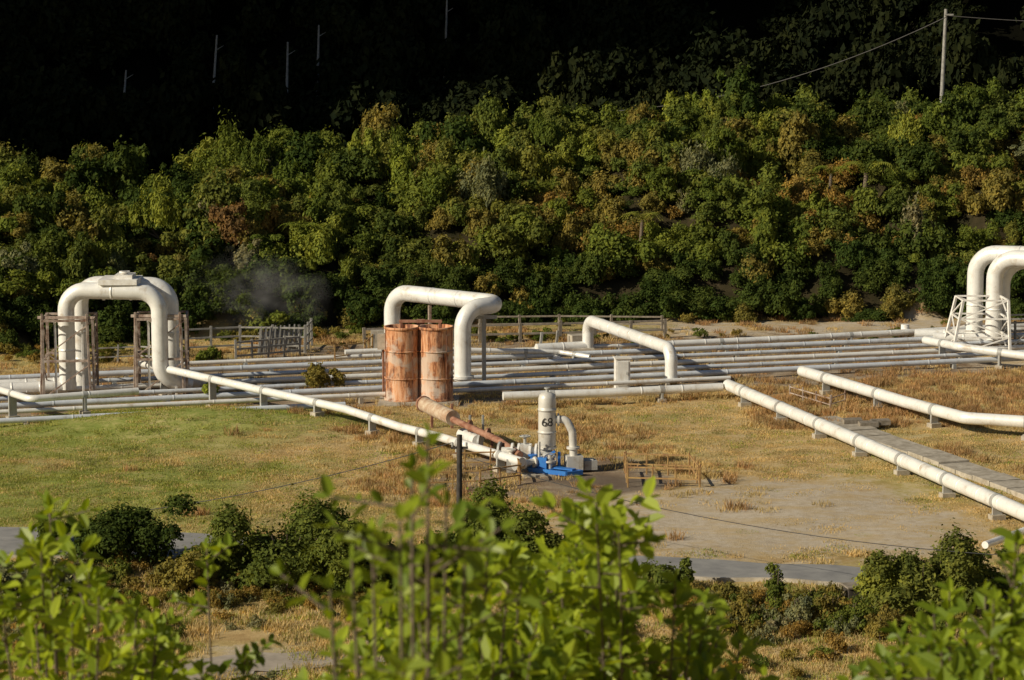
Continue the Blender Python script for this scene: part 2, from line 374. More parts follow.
def scatter(name,pts,col):
    A=np.array(pts,float); me=bpy.data.meshes.new(name); me.from_pydata(A[:,:3].tolist(),[],[])
    r=me.attributes.new("rot",'FLOAT_VECTOR','POINT'); r.data.foreach_set("vector",np.stack([A[:,4],A[:,4]*.5,A[:,3]],1).ravel().astype(np.float32))
    s_=me.attributes.new("scl",'FLOAT_VECTOR','POINT'); s_.data.foreach_set("vector",np.stack([A[:,5],A[:,5],A[:,5]*A[:,6]],1).ravel().astype(np.float32))
    i_=me.attributes.new("idx",'INT','POINT'); i_.data.foreach_set("value",A[:,7].astype(np.int32))
    o=bpy.data.objects.new(name,me); scene.collection.objects.link(o)
    ng=bpy.data.node_groups.new(name,'GeometryNodeTree')
    ng.interface.new_socket("Geometry",in_out='INPUT',socket_type='NodeSocketGeometry'); ng.interface.new_socket("Geometry",in_out='OUTPUT',socket_type='NodeSocketGeometry')
    gi=ng.nodes.new("NodeGroupInput"); go=ng.nodes.new("NodeGroupOutput"); ip=ng.nodes.new("GeometryNodeInstanceOnPoints")
    ci=ng.nodes.new("GeometryNodeCollectionInfo"); ci.inputs["Collection"].default_value=col; ci.inputs["Separate Children"].default_value=True; ci.inputs["Reset Children"].default_value=True
    def na(n,t):
        x=ng.nodes.new("GeometryNodeInputNamedAttribute"); x.data_type=t; x.inputs["Name"].default_value=n; return x.outputs["Attribute"]
    ip.inputs["Pick Instance"].default_value=True
    lk=ng.links.new; lk(gi.outputs[0],ip.inputs["Points"]); lk(ci.outputs[0],ip.inputs["Instance"])
    lk(na("idx",'INT'),ip.inputs["Instance Index"]); lk(na("scl",'FLOAT_VECTOR'),ip.inputs["Scale"])
    er=ng.nodes.new("FunctionNodeEulerToRotation"); lk(na("rot",'FLOAT_VECTOR'),er.inputs[0]); lk(er.outputs[0],ip.inputs["Rotation"])
    lk(ip.outputs[0],go.inputs[0])
    md=o.modifiers.new("scatter",'NODES'); md.node_group=ng
    return o
protos=[]
def pr(i,mb): o=mb.done("p%02d"%i,False); protos.append(o)
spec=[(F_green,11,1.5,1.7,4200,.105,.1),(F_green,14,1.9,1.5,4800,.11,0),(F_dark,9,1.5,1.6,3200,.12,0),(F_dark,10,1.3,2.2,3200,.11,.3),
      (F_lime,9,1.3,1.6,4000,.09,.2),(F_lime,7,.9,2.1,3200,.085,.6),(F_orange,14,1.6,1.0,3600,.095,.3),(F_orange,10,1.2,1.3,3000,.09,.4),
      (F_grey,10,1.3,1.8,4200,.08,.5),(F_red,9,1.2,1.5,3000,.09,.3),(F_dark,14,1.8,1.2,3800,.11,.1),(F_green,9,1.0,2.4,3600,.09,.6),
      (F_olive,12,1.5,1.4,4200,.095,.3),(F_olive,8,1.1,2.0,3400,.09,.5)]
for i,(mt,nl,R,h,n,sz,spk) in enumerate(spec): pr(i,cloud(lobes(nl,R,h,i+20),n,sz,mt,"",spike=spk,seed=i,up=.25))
bushcol=proto_col("bush_prototypes",protos)
pts=[]
def fbm(x,y,s): return mn.noise(Vector((x*s,y*s,3.3)))
gx_=-47
while gx_<47:
    t_=-.4
    while t_<27:
        x=gx_+random.uniform(-.9,.9); t=t_+random.uniform(-.8,.8)
        s=float(np.interp(x,SX,SY)); y=s+t; z=float(H(x,y)); px,py=proj(x,y,z+1)
        o=fbm(x,y,.14)+.35*fbm(x+50,y,.6); r=random.random()
        if t<2.4: i=random.choice([2,3,10,2,10,3,12]); sc=random.uniform(.5,.9)  # slope foot: darker leaf colours picked to stand in for shade
        else:
            warm=.34*math.exp(-((py-220)/38)**2)*(1 if px>270 else .2)+(.3 if px>930 and py<230 else 0)
            if o+warm>.36 and r<.75: i=random.choice([6,7,6,12,7,13,12,6])
            elif fbm(x,y+90,.12)>.16 and r<.55: i=random.choice([4,5,0,11])
            elif r<.06: i=8
            elif r<.075: i=9
            elif r<.18: i=random.choice([4,5])
            elif r<.34: i=random.choice([12,13,7])
            elif r<.58: i=random.choice([2,3,10])
            else: i=random.choice([0,1,11,0])
            sc=random.choice([random.uniform(.35,.6),random.uniform(.5,.9),random.uniform(.8,1.2)])
            if random.random()<.06: i=random.choice([3,5,11,13,0]); sc=random.uniform(1.1,1.4)
            if random.random()<.07: continue
        pts.append((x,y,z-.2*sc,random.random()*6.28,random.uniform(-.2,.2),sc,random.uniform(.75,1.45),i))
        t_+=1.15
    gx_+=1.15
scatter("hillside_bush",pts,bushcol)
pp=[]
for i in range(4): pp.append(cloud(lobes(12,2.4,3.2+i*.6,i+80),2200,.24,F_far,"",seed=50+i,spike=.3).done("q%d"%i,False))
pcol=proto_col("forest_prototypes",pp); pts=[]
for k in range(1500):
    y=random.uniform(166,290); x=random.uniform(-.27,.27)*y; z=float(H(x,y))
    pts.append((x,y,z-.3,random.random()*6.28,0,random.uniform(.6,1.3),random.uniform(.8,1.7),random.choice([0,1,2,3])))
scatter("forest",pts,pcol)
# ------------------------------------------------------------ grass
gp=[]
def tuft(seed,n,h,R,mat,wd=.012):
    g=random.Random(seed); mb=MB(); V=[];Fc=[]
    for i in range(n):
        a=g.random()*6.28; q=R*math.sqrt(g.random()); x=q*math.cos(a);y=q*math.sin(a); hh=h*(.5+.7*g.random()); b=g.random()*6.28
        lx,ly=g.gauss(0,.35)*hh,g.gauss(0,.35)*hh; o=len(V); wx,wy=wd*math.cos(b),wd*math.sin(b)
        V+=[(x-wx,y-wy,0),(x+wx,y+wy,0),(x+lx*.5+wx*.7,y+ly*.5+wy*.7,hh*.6),(x+lx*.5-wx*.7,y+ly*.5-wy*.7,hh*.6),(x+lx,y+ly,hh)]
        Fc+=[[o,o+1,o+2,o+3],[o+3,o+2,o+4]]
    mb.add(V,Fc,mat); return mb
for i,(n,h,R,mt) in enumerate([(70,.07,.5,F_dry),(70,.065,.5,F_grass),(60,.17,.4,F_dry),(50,.28,.3,F_brown),(60,.15,.4,F_grass),(70,.045,.55,F_dry)]):
    gp.append(tuft(i,n,h,R,mt).done("g%d"%i,False))
gcol=proto_col("grass_prototypes",gp)
n=24000; gy=rng.uniform(61,140,n); gx=rng.uniform(-.225,.225,n)*gy
mg=np.maximum.reduce([sdf(p,gx,gy) for p in PG]); mgr=np.maximum.reduce([sdf(p,gx,gy) for p in PGR+PDK]); ms=np.maximum.reduce([sdf(p,gx,gy) for p in PS])
rd=[P(a,b) for a,b in [(-150,541),(60,543),(200,549),(400,560),(600,567),(750,573),(880,579),(1150,592)]]
rdw=np.interp(gx,[p.x for p in rd],[2.6,2.55,2.2,1.7,1.6,1.6,1.6,1.6]); rdy=np.interp(gx,[p.x for p in rd],[p.y for p in rd])
gz=H(gx,gy); sb=np.interp(gx,SX,SY); pts=[]
for k in range(n):
    if abs(gy[k]-rdy[k])<rdw[k] or gy[k]>sb[k]: continue
    r=random.random(); j=fbm(gx[k],gy[k],.5)
    if mgr[k]>-.3+j*5 and r>.06: continue
    if ms[k]>-.2 and r>.25: continue
    sc=random.uniform(.6,1.3)
    if gy[k]<78: i=random.choice([0,2,2,0,4,5,1])
    elif mg[k]+j*4>0: i=random.choice([1,1,1,1,0])
    elif gx[k]>10 and gy[k]>102: i=random.choice([3,2,3,0,2,3])
    elif fbm(gx[k]+9,gy[k],.2)>.30: i=random.choice([2,3,2,0])
    elif ms[k]>-2.5: i=random.choice([2,0,3,2,0])
    else: i=random.choice([0,5,0,5,1,5])
    pts.append((gx[k],gy[k],gz[k]-.01,random.random()*6.28,0,sc,random.uniform(.7,1.2),i))
scatter("grass",pts,gcol)
# ------------------------------------------------------------ main pipe corridor
corr=[(371,329,.10),(378,335,.13),(385,341,.10),(392,347,.12),(399,352,.10),(406,358,.13),(412,364,.10),(421,372,.12)]
for i,(a,b,r) in enumerate(corr):
    sl_=(b-a)/1024
    mb=MB(); x0=-70; x1=1120
    if i==7: x1=345
    if i==6: x1=730
    if i==0: x0=180
    p0=P(x0,a+sl_*x0,.36); p1=P(x1,a+sl_*x1,.36)
    mb.tube([p0,p1],r,M_pipe2 if i%3 else M_pipe,12,seam=3.1+.37*i)
    k=int((p1-p0).length/6)
    for j in range(k):
        p=p0.lerp(p1,(j+.5+.13*math.sin(i*5+j))/k); mb.box(p,.18,.34,-.05,.36-r*.98,M_conc if (i+j)%3 else M_steel,.35)
    mb.done("steam_pipeline")
def supports(mb,pts,step,r,m=M_conc,w=.5):
    for i in range(len(pts)-1):
        a,b=Vector(pts[i]),Vector(pts[i+1]); k=max(1,round((b-a).length/step)); ang=math.atan2((b-a).y,(b-a).x)
        for j in range(k):
            p=a.lerp(b,(j+.5)/k); z=float(H(p.x,p.y))
            mb.box(p,.35,w,z-.1,z+.18,m,ang)
            mb.box(p,.09,w*.7,z+.18,p.z-r*.6,M_steel,ang); mb.tube([p-(b-a).normalized()*.1,p+(b-a).normalized()*.1],r*1.08,M_steel,14)
def pipeline(pts,r,m=M_pipe,fillet=.7,step=6,seam=1.6,sup=True,name="steam_pipeline"):
    mb=MB(); mb.tube(pts,r,m,18,fillet=fillet,seam=seam)
    if sup: supports(mb,pts,step,r)
    return mb.done(name)
pipeline([P(503,396,.5),P(600,393,.5),P(722,387,.55)],.19,step=5)
pipeline([P(728,385,.6),P(840,433,.6),P(1024,513,.6),P(1090,542,.6)],.26,step=4.3)
pipeline([P(802,371,.75),P(905,402,.75),P(965,418,.7),P(1090,426,.7)],.25,step=4)
pipeline([P(985,545,.3),P(1040,525,.3),P(1100,520,.3)],.12,step=3,seam=0)
pipeline([P(140,363,1.35),P(345,409,.95),P(400,427,.6),P(440,437,.6),P(522,462,.6)],.17,fillet=.5,step=3.2)
pipeline([P(-60,366,1.5),P(-5,388,1.2),P(30,399,1.2),P(138,391,1.2)],.15,fillet=.4,step=3.3)
pipeline([P(925,340,.9),P(960,347,.9),P(1040,358,.6)],.2,fillet=.4,step=3)
pipeline([P(345,352,.9),P(420,349,.9),P(560,352,.5),P(590,357,.4)],.12,step=3,fillet=.3)
pipeline([P(640,345,.5),P(800,338,.5),P(1090,322,.5)],.16,step=6)
# ------------------------------------------------------------ expansion loops
mb=MB()
A=P(68,390,.3)
for off,dx,dz in ((0,0,0),(1.2,.42,.15)):
    y0=A.y+off; xa=A.x+dx; xb=P(160,392,.3).x+dx*.8
    zt=4.8+dz
    mb.tube([(xa,y0,.35),(xa,y0,zt),(xb,y0-.3,zt-.05),(xb,y0-.3,.9),(xb+1.2,y0+.4,.5)],.37,M_pipe,26,fillet=.9,seam=1.2)
    mb.tube([(xa-6,y0-1.6,.45),(xa,y0,.45)],.28,M_pipe,18,seam=1.2)
xm=(A.x+P(160,392,.3).x)/2+.3
mb.box((xm,A.y+.4),1.7,1.9,5.08,5.32,M_white); mb.box((xm+.2,A.y+.4),.8,1.2,5.32,5.48,M_white)
mb.tube([(xm+.2,A.y+.3,5.3),(xm+.2,A.y+.3,5.62)],.14,M_white,12); mb.flange((xm+.2,A.y+.3,5.58),(0,0,1),.24,M_white)
for fx in (-.7,.5): mb.flange((xm+fx,A.y,4.78),(1,0,0),.44,M_white,.1)
mb.done("expansion_loop")
for cx,sy_ in ((64,400),(157,398)):
    c=P(cx,sy_,0); mb=MB()
    mb.frame((c.x+.1,c.y+1.3),2.2,2.6,0,3.6,.11,M_rustframe,.10,2)
    for i in (-.35,.85): mb.bar((c.x+i,c.y+.15,.1),(c.x+i,c.y+.15,3.5),.09,M_white)
    for i in (-1.0,1.2): mb.bar((c.x+i,c.y+.02,.1),(c.x+i*.9,c.y+.02,3.85),.09,M_rustframe)
    mb.bar((c.x-1.1,c.y+.1,3.68),(c.x+1.35,c.y+.1,3.68),.12,M_rustframe)
    mb.done("lattice_support_frame")
mb=MB()
mb.tube([(-5.75,119,.4),(-5.75,119,3.75),(-.25,114.4,3.72),(-2.25,112.9,3.7),(-2.25,112.9,.4)],.39,M_pipe,26,fillet=.98,seam=1.3)
c=P(484,386,0); mb.bar((c.x,c.y,0),(c.x,c.y,3.2),.16,M_steel); mb.box(c,.6,.6,-.05,.15,M_conc); mb.bar((c.x-.6,c.y,3.2),(c.x+.6,c.y,3.2),.16,M_steel)
mb.bar((-3.9,117.6,0),(-3.9,117.6,3.3),.14,M_rustframe)
mb.flange((-2.25,112.9,.55),(0,0,1),.52,M_pipe,.12)
mb.done("expansion_loop")
mb=MB()
R_=P(671,386,0); Lf=P(588,354,0)
mb.tube([(Lf.x,Lf.y,.3),(Lf.x,Lf.y,1.72),(R_.x,R_.y,1.72),(R_.x,R_.y,.25)],.29,M_pipe,22,fillet=.62,seam=1.4)
mb.box((Lf.x-.2,Lf.y-.3),1.0,.9,-.05,.35,M_conc); mb.flange((R_.x,R_.y,.3),(0,0,1),.40,M_pipe,.1); mb.tube([(Lf.x-2.6,Lf.y-1,.4),(Lf.x,Lf.y,.4)],.26,M_pipe,16,seam=1.1)
mb.done("expansion_loop")
mb=MB()
for off,dx,dz,rr in ((0,.25,0,.42),(1.5,-.45,.1,.42),(.8,.95,-.35,.26)):
    A=P(988,349,0); x0=A.x+dx; y0=A.y+off
    mb.tube([(x0,y0,.5),(x0,y0,4.65+dz),(x0+7.5,y0-4.5,4.9+dz),(x0+7.5,y0-4.5,.5)],rr,M_pipe,26,fillet=1.1,seam=1.2)
    mb.tube([(x0-3,y0+.3,.55),(x0,y0,.55)],rr*.6,M_pipe,16,seam=1.1)
mb.done("expansion_loop")
mb=MB(); A=P(978,353,0)
cx,cy=A.x,A.y; z1=2.75
bot=[(cx-1.5,cy-1.1),(cx+1.4,cy-1.1),(cx+1.4,cy+1.6),(cx-1.5,cy+1.6)]; topc=[(cx-.95,cy-.8),(cx+1.3,cy-.8),(cx+1.3,cy+1.2),(cx-.95,cy+1.2)]
for i in range(4):
    j=(i+1)%4; lev=[]
    for k in range(4):
        t=k/3; lev.append((Vector((*bot[i],0)).lerp(Vector((*topc[i],z1)),t),Vector((*bot[j],0)).lerp(Vector((*topc[j],z1)),t)))
    mb.bar(lev[0][0],lev[3][0],.12,M_white)
    for k in range(4):
        if k:
            mb.bar(lev[k][0],lev[k][1],.08,M_white)
            if k%2: mb.bar(lev[k-1][0],lev[k][1],.06,M_white)
            else: mb.bar(lev[k-1][1],lev[k][0],.06,M_white)
mb.done("lattice_support_tower")
mb=MB(); A=P(1012,352,0); mb.frame((A.x+.5,A.y+1),1.6,1.6,0,1.7,.08,M_steel,.2,1); mb.done("lattice_support_frame")
# ------------------------------------------------------------ rusty tanks
mb=MB(); c=P(419,403,0); mb.box((c.x,c.y+.1),3.5,2.2,-.1,.16,M_conc); mb.box((c.x-.3,c.y-1.15),2.2,.25,-.1,.1,M_conc); mb.done("concrete_plinth")
for ti,cx in enumerate((402.5,436)):
    c=P(cx,403,0); mb=MB(); r=.755; h=3.42
    prof=[(r+.04,.165),(r+.04,.25),(r,.26)]
    for z in (1.15,2.35): prof+=[(r,z-.05),(r,z-.03),(r+.035,z-.025),(r+.035,z+.025),(r,z+.03),(r,z+.05)]
    prof+=[(r,h-.14),(r,h-.12),(r+.045,h-.11),(r+.045,h),(r-.04,h),(r-.05,h-.01),(r-.06,h-.5),(0.01,h-.5)]
    mb.lathe(c,prof,M_tank,56,True)
    for k in (3.5,5.4):
        x=c.x+math.cos(k)*(r+.015); y=c.y+math.sin(k)*(r+.015); mb.bar((x,y,.25),(x,y,h-.12),.03,M_rust)
    mb.done("silencer_tank")
mb=MB(); c=P(403,404,0)
mb.box((c.x+.75,c.y+1.15),.35,.3,0,3.6,M_rust)
mb.bar((c.x-.2,c.y+.95,3.55),(c.x+1.7,c.y+.95,3.55),.12,M_rust); mb.bar((c.x-.1,c.y+.95,0),(c.x-.1,c.y+.95,3.6),.1,M_rust); mb.bar((c.x+1.6,c.y+.95,0),(c.x+1.6,c.y+.95,3.6),.1,M_rust)
mb.box((c.x-.9,c.y+1.0),.5,.4,2.3,3.0,M_conc); mb.bar((c.x-.9,c.y+1,0),(c.x-.9,c.y+1,2.3),.1,M_rust)
mb.done("tank_bracing_frame")
mb=MB(); c=P(622,389,0); mb.box(c,.66,.5,.05,1.42,M_white,.15); mb.box(c,.76,.6,1.42,1.48,M_white,.15); mb.box(c,.8,.64,-.05,.05,M_conc,.15)
mb.box((c.x+.03,c.y-.27),.5,.02,.2,1.3,M_pipe,.15); mb.bar((c.x+.2,c.y-.30,.7),(c.x+.2,c.y-.30,.85),.04,M_steel); mb.done("control_cabinet")
# ------------------------------------------------------------ wellhead
W=P(547,472,0); wx,wy=W.x,W.y; mb=MB()
def L(x,y,z): return (wx+x,wy+y,z)
mb.box((wx+.1,wy),2.2,2.0,-.05,.08,M_conc,.1)
mb.lathe((wx,wy,0),[(.26,.95),(.33,1.05),(.33,1.45),(.33,1.5),(.355,1.51),(.355,1.56),(.33,1.57),(.33,1.6),(.33,2.3),(.33,2.35),(.355,2.36),(.355,2.41),(.33,2.42),(.33,2.5),(.33,2.82),(.29,2.95),(.18,3.03),(.01,3.06)],M_vessel,32)
mb.tube([L(0,0,3.0),L(0,0,3.2)],.06,M_steel,10); mb.flange(L(0,0,3.2),(0,0,1),.11,M_steel,.05)
mb.tube([L(0,0,.05),L(0,0,1.0)],.2,M_steel,18)
for z in (.35,.62,.95): mb.flange(L(0,0,z),(0,0,1),.36,M_vessel,.08)
mb.box((wx,wy),.5,.42,.4,.58,M_blue)
mb.tube([L(.25,0,2.0),L(.72,-.05,2.02),L(.95,-.1,1.55),L(1.0,-.1,.55)],.15,M_vessel,16,fillet=.3)
mb.flange(L(.42,0,2.0),(1,0,0),.24,M_vessel); mb.flange(L(.98,-.1,.95),(0,0,1),.25,M_vessel); mb.box((wx+1.0,wy-.1),.62,.55,.12,.66,M_vessel,.2)
mb.tube([L(-.1,0,.8),L(-1.7,.25,.75)],.16,M_vessel,16)
for x in (-.4,-.62,-1.05,-1.3): mb.flange(L(x,-x*.15,.79),(1,-.15,0),.29,M_pipe)
mb.box((wx-.83,wy+.12),.4,.42,.55,1.05,M_pipe); mb.tube([L(-.83,.12,1.0),L(-.83,.12,1.35)],.06,M_steel,10)
mb.tube([L(-.1,-.1,.5),L(-1.2,-.9,.45)],.12,M_vessel,14); mb.flange(L(-.9,-.68,.47),(1,.7,0),.22,M_pipe); mb.flange(L(-1.2,-.9,.45),(1,.7,0),.22,M_steel); mb.flange(L(-.5,-.4,.47),(1,.7,0),.22,M_vessel)
def wheel(c,r,nrm,m):
    c=Vector(c); n=Vector(nrm).normalized(); u=n.orthogonal().normalized(); v=n.cross(u)
    mb.tube([c+u*r*math.cos(a*math.pi/8)+v*r*math.sin(a*math.pi/8) for a in range(17)],.022,m,6)
    for a in range(4):
        d=u*math.cos(a*math.pi/2)+v*math.sin(a*math.pi/2); mb.bar(c,c+d*r,.03,m)
wheel(L(-.83,.12,1.35),.2,(0,0,1),M_steel); wheel(L(.1,-.55,.6),.24,(0,1,.2),M_steel); mb.tube([L(.05,-.2,.5),L(.1,-.6,.6)],.05,M_steel,8)
mb.tube([L(1.0,.2,.35),L(1.75,.1,.35)],.17,M_steel,16); mb.box((wx+1.6,wy+.1),.5,.5,.1,.45,M_steel,.2)
mb.tube([L(-.3,-.35,.3),L(-.3,-.5,1.25)],.05,M_vessel,8); mb.tube([L(-1.35,-.3,.1),L(-1.35,-.3,.9)],.09,M_vessel,10); mb.flange(L(-1.35,-.3,.9),(0,0,1),.18,M_vessel,.06); mb.box((wx-1.35,wy-.5),.35,.3,.1,.6,M_steel)
for a,b in (((-.7,-.35),(.7,-1.25)),((-.35,0.1),(1.3,-.95)),((-.7,-.35),(-.35,.1)),((0,-.8),(.5,-.45)),((.7,-1.25),(1.3,-.95))):
    mb.bar(L(a[0],a[1],.17),L(b[0],b[1],.17),.11,M_blue,.16)
mb.bar(L(-.55,-.1,.3),L(.3,-.3,.85),.10,M_blue); mb.box((wx-.15,wy-.45),.36,.26,.2,.65,M_blue,-.4); mb.box((wx+.65,wy-.8),.8,.28,.255,.31,M_blue,-.55)
mb.bar(L(.45,-.2,.1),L(.45,-.2,.8),.09,M_blue); mb.tube([L(-.55,-.3,.25),L(-.55,-.3,.7)],.10,M_blue,12); mb.flange(L(-.55,-.3,.7),(0,0,1),.18,M_blue,.05)
mb.tube([L(.1,-.5,.2),L(.1,-.5,.75)],.1,M_vessel,12); mb.flange(L(.1,-.5,.5),(0,0,1),.2,M_vessel,.07)
wh=mb.done("geothermal_wellhead")
cu=bpy.data.curves.new("num","FONT"); cu.body="68"; cu.size=.46; cu.align_x='CENTER'; cu.offset=.0
to=bpy.data.objects.new("tmp",cu); scene.collection.objects.link(to); bpy.context.view_layer.update()
dg=bpy.context.evaluated_depsgraph_get(); tm=bpy.data.meshes.new_from_object(to.evaluated_get(dg)); bpy.data.objects.remove(to)
for v in tm.vertices:
    a=v.co.x/.345; z=v.co.y; v.co=Vector((wx+.358*math.sin(a),wy-.358*math.cos(a),1.80+z))
tm.materials.clear(); tm.materials.append(M_black); t_=bpy.data.objects.new("painted_number",tm); scene.collection.objects.link(t_); t_.parent=wh
mb=MB()
mb.tube([P(424,404,1.55),P(453,418,1.45)],.30,simple("cream_rust",(.56,.47,.35),(.34,.20,.12),3,.8),22); mb.tube([P(423.5,403.8,1.55),P(424.6,404.4,1.55)],.33,M_rust,20)
mb.tube([P(452,419,1.4),P(500,441,.9),P(520,455,.75)],.13,M_rust,14,fillet=.3)
mb.tube([P(462,434,.7),P(478,441,.7)],.24,M_pipe,18); mb.flange(P(480,442,.7),(1,-.3,0),.33,M_steel); mb.flange(P(500,450,.7),(1,-.3,0),.33,M_steel); mb.flange(P(470,426,1.2),(1,-.4,0),.24,M_rust); mb.flange(P(488,434,1.05),(1,-.4,0),.24,M_rust)
for q in ((432,1.2),(452,1.1),(492,.6)):
    c=P(q[0],448 if q[0]>480 else 430,0); mb.bar((c.x,c.y,0),(c.x,c.y,q[1]),.1,M_rust)
for q in (470,483): c=P(q,437,0); mb.bar((c.x,c.y,0),(c.x,c.y,.9),.08,M_steel)
mb.done("discharge_pipe")
# ------------------------------------------------------------ railings, fences
def fen(name,pts,h,m,**k): mb=MB(); mb.fence([P(a,b) for a,b in pts],h,m,**k); return mb.done(name)
fen("safety_railing",[(628,487),(700,489),(690,475),(625,473),(628,487)],.78,M_yellow,pw=.05,rw=.05,step=.8)
fen("safety_railing",[(425,492),(480,490),(520,484),(515,470),(440,472),(425,492)],.75,M_yellow,pw=.05,rw=.05,step=.8)
fen("safety_railing",[(335,366),(365,362),(372,355)],1.0,M_yellow,pw=.07,rw=.05,step=1)
fen("timber_fence",[(365,347),(480,343),(560,341),(665,338)],.95,M_wood,pw=.15,rw=.10,step=1.5)
fen("timber_fence",[(480,331),(560,330),(662,331)],.8,M_wood,pw=.12,rw=.08,step=2)
fen("timber_fence",[(182,356),(240,353),(305,354),(312,346)],1.35,M_palewood,rails=3,pw=.11,rw=.08,step=1.3)
fen("timber_fence",[(236,362),(300,356)],1.0,M_palewood,rails=3,pw=.1,rw=.09,step=.8)
fen("timber_fence",[(95,366),(140,364),(180,366)],.9,M_steel,rails=2,pw=.08,rw=.06,step=1)
fen("timber_fence",[(1000,348),(1060,345)],1.3,M_palewood,rails=3,pw=.1,rw=.08,step=.8)
mb=MB(); a=P(258,356);b=P(300,353)
for k in range(34):
    p=a.lerp(b,k/33); mb.bar((p.x,p.y,0),(p.x+.1,p.y+.35,1.3+.15*math.sin(k*1.7)),.055,M_palewood)
mb.bar((a.x,a.y+.2,.5),(b.x,b.y+.2,.5),.06,M_wood); mb.bar((a.x,a.y+.33,1.1),(b.x,b.y+.33,1.1),.06,M_wood); mb.done("brushwood_screen")
mb=MB()
for i,(a,b) in enumerate([(540,350),(556,348),(583,345),(372,352),(377,349)]):
    p=P(a,b); mb.bar((p.x,p.y,0),(p.x+.1,p.y,.9),.12,M_palewood if i%2 else M_steel)
p=P(580,347);mb.box(p,1.1,.8,-.05,.65,M_conc,.3); p=P(378,350); mb.box(p,.7,.6,-.05,1.0,M_conc,.1)
mb.done("anchor_block_group")
mb=MB(); a=P(540,352,.2); b=P(565,362,.2); mb.tube([a,b],.16,M_white,12); mb.done("drain_pipe")
mb=MB(); a=P(905,331,.5); mb.tube([a,a+Vector((0,0,.35))],.22,M_white,16); mb.tube([a-Vector((0,0,.5)),a],.14,M_white,14); mb.flange(a,(0,0,1),.28,M_white,.06); mb.done("vent_stub")
mb=MB(); A=P(822,420); B=P(1060,505); d=(B-A).normalized(); ang=math.atan2(d.y,d.x); k=15; Ls=(B-A).length/k
for i in range(k):
    p=A+d*Ls*(i+.5); z=float(H(p.x,p.y)); mb.box(p,Ls*.965,1.3,z-.1,z+.17+.015*(i%3),M_conc,ang+random.uniform(-.006,.006))
mb.done("concrete_duct_path")
mb=MB()
for a,b in ((868,430),(880,428),(852,427)):
    p=P(a,b)
    for j in range(4): mb.box((p.x,p.y+j*.16-.3),.8,.11,.17+.0,.36,M_wood,.2)
mb.done("timber_pallet")
fen("safety_railing",[(790,398),(830,410),(845,405)],.55,M_rustframe,pw=.05,rw=.04,step=1)
mb=MB(); p=P(860,600); mb.box(p,.9,.6,-.05,.42,M_dark,.2); mb.box((p.x,p.y),.98,.68,.42,.47,M_wood,.2); mb.done("roadside_marker_box")
# ------------------------------------------------------------ poles and cables
pb=P(459,548); mb=MB(); mb.tube([(pb.x,pb.y,-.2),(pb.x+.03,pb.y,3.72)],.105,M_dark,12,r2=.085); mb.bar((pb.x-.25,pb.y,3.3),(pb.x+.3,pb.y,3.3),.07,M_dark)
for q in (-.2,.25): mb.tube([(pb.x+q,pb.y,3.33),(pb.x+q,pb.y,3.47)],.035,M_steel,8)
mb.done("utility_pole")
def cable(name,a,b,sag,r,m):
    a=Vector(a);b=Vector(b); mb=MB(); mb.tube([a.lerp(b,k/24)-Vector((0,0,sag*4*(k/24)*(1-k/24))) for k in range(25)],r,m,6); return mb.done(name)
cable("power_cable",(pb.x-.2,pb.y,3.47),PD(-220,520,90),1.15,.014,M_wire)
cable("power_cable",(pb.x+.25,pb.y,3.0),PD(1250,560,66),1.0,.012,M_wire)
pt=hit(940,135); tp=PD(946,9,pt.y); mb=MB(); mb.tube([(pt.x,pt.y,pt.z-.3),tp],.15,M_palewood,10,r2=.1)
mb.bar(tp+Vector((-.1,-.12,-.35)),tp+Vector((.45,-.12,-.35)),.1,M_palewood); mb.done("utility_pole")
cable("power_cable",tp+Vector((0,-.1,-.5)),PD(600,112,pt.y+8),1.2,.028,M_palewire)
cable("power_cable",tp+Vector((0,-.1,-.4)),PD(1250,22,pt.y-5),.3,.022,M_palewire)
for a,b,t in ((215,95,35),(290,95,42),(445,50,0),(320,70,25),(127,105,70)):
    p=hit(a,b,170); q=PD(a+random.uniform(-3,3),t,p.y-4); mb=MB(); mb.tube([Vector((p.x,p.y-4,p.z-4)),q],.15,M_palewood,8,r2=.06)
    mb.tube([q.lerp(p,.25),q.lerp(p,.25)+Vector((.5,0,.3))],.035,M_palewood,6,r2=.012); mb.done("dead_tree")
# ------------------------------------------------------------ individual hillside plants
def plant(name,px,py,mb,pos=None,rot=0,s=1):
    o=mb.done(name); p=pos if pos is not None else hit(px,py); o.location=p-Vector((0,0,.1)); o.rotation_euler=(0,0,rot); o.scale=(s,s,s); return o
def manuka(seed,R,h,mat,n=8000):
    g=random.Random(seed); lb=[]
    for i in range(17):
        a=g.random()*6.28; q=R*g.random()*.8; hh=h*(1-.45*q/R)*g.uniform(.7,1.08); lb.append((q*math.cos(a),q*math.sin(a),hh*.55,R*.2,hh*.5))
    mb=cloud(lb,n,.075,mat,"",asp=3.2,spike=.7,seed=seed,r0=.5)
    for l in lb[:6]: mb.tube([(0,0,0),(l[0]*.6,l[1]*.6,l[2]*.5),(l[0],l[1],l[2]*1.5)],.07,M_bark,6,r2=.02)
    return mb
for i,(a,b,R,h,mt) in enumerate([(228,192,2.3,4.1,F_green),(264,185,1.4,3.1,F_green),(160,240,1.7,3.0,F_lime),(485,212,2.2,2.9,F_grey),(705,195,2.3,3.1,F_grey),
        (575,262,1.5,2.4,F_olive),(915,260,1.3,3.1,F_grey),(760,160,1.4,2.3,F_lime),(905,165,1.7,3.0,F_lime),(120,200,1.5,2.6,F_green),(25,195,1.4,2.4,F_dark),
        (540,150,1.4,2.2,F_green),(640,140,1.5,2.2,F_olive),(400,172,1.6,2.6,F_green),(330,200,1.3,2.4,F_green)]):
    plant("manuka_tree",a,b,manuka(i+1,R,h,mt),rot=i)
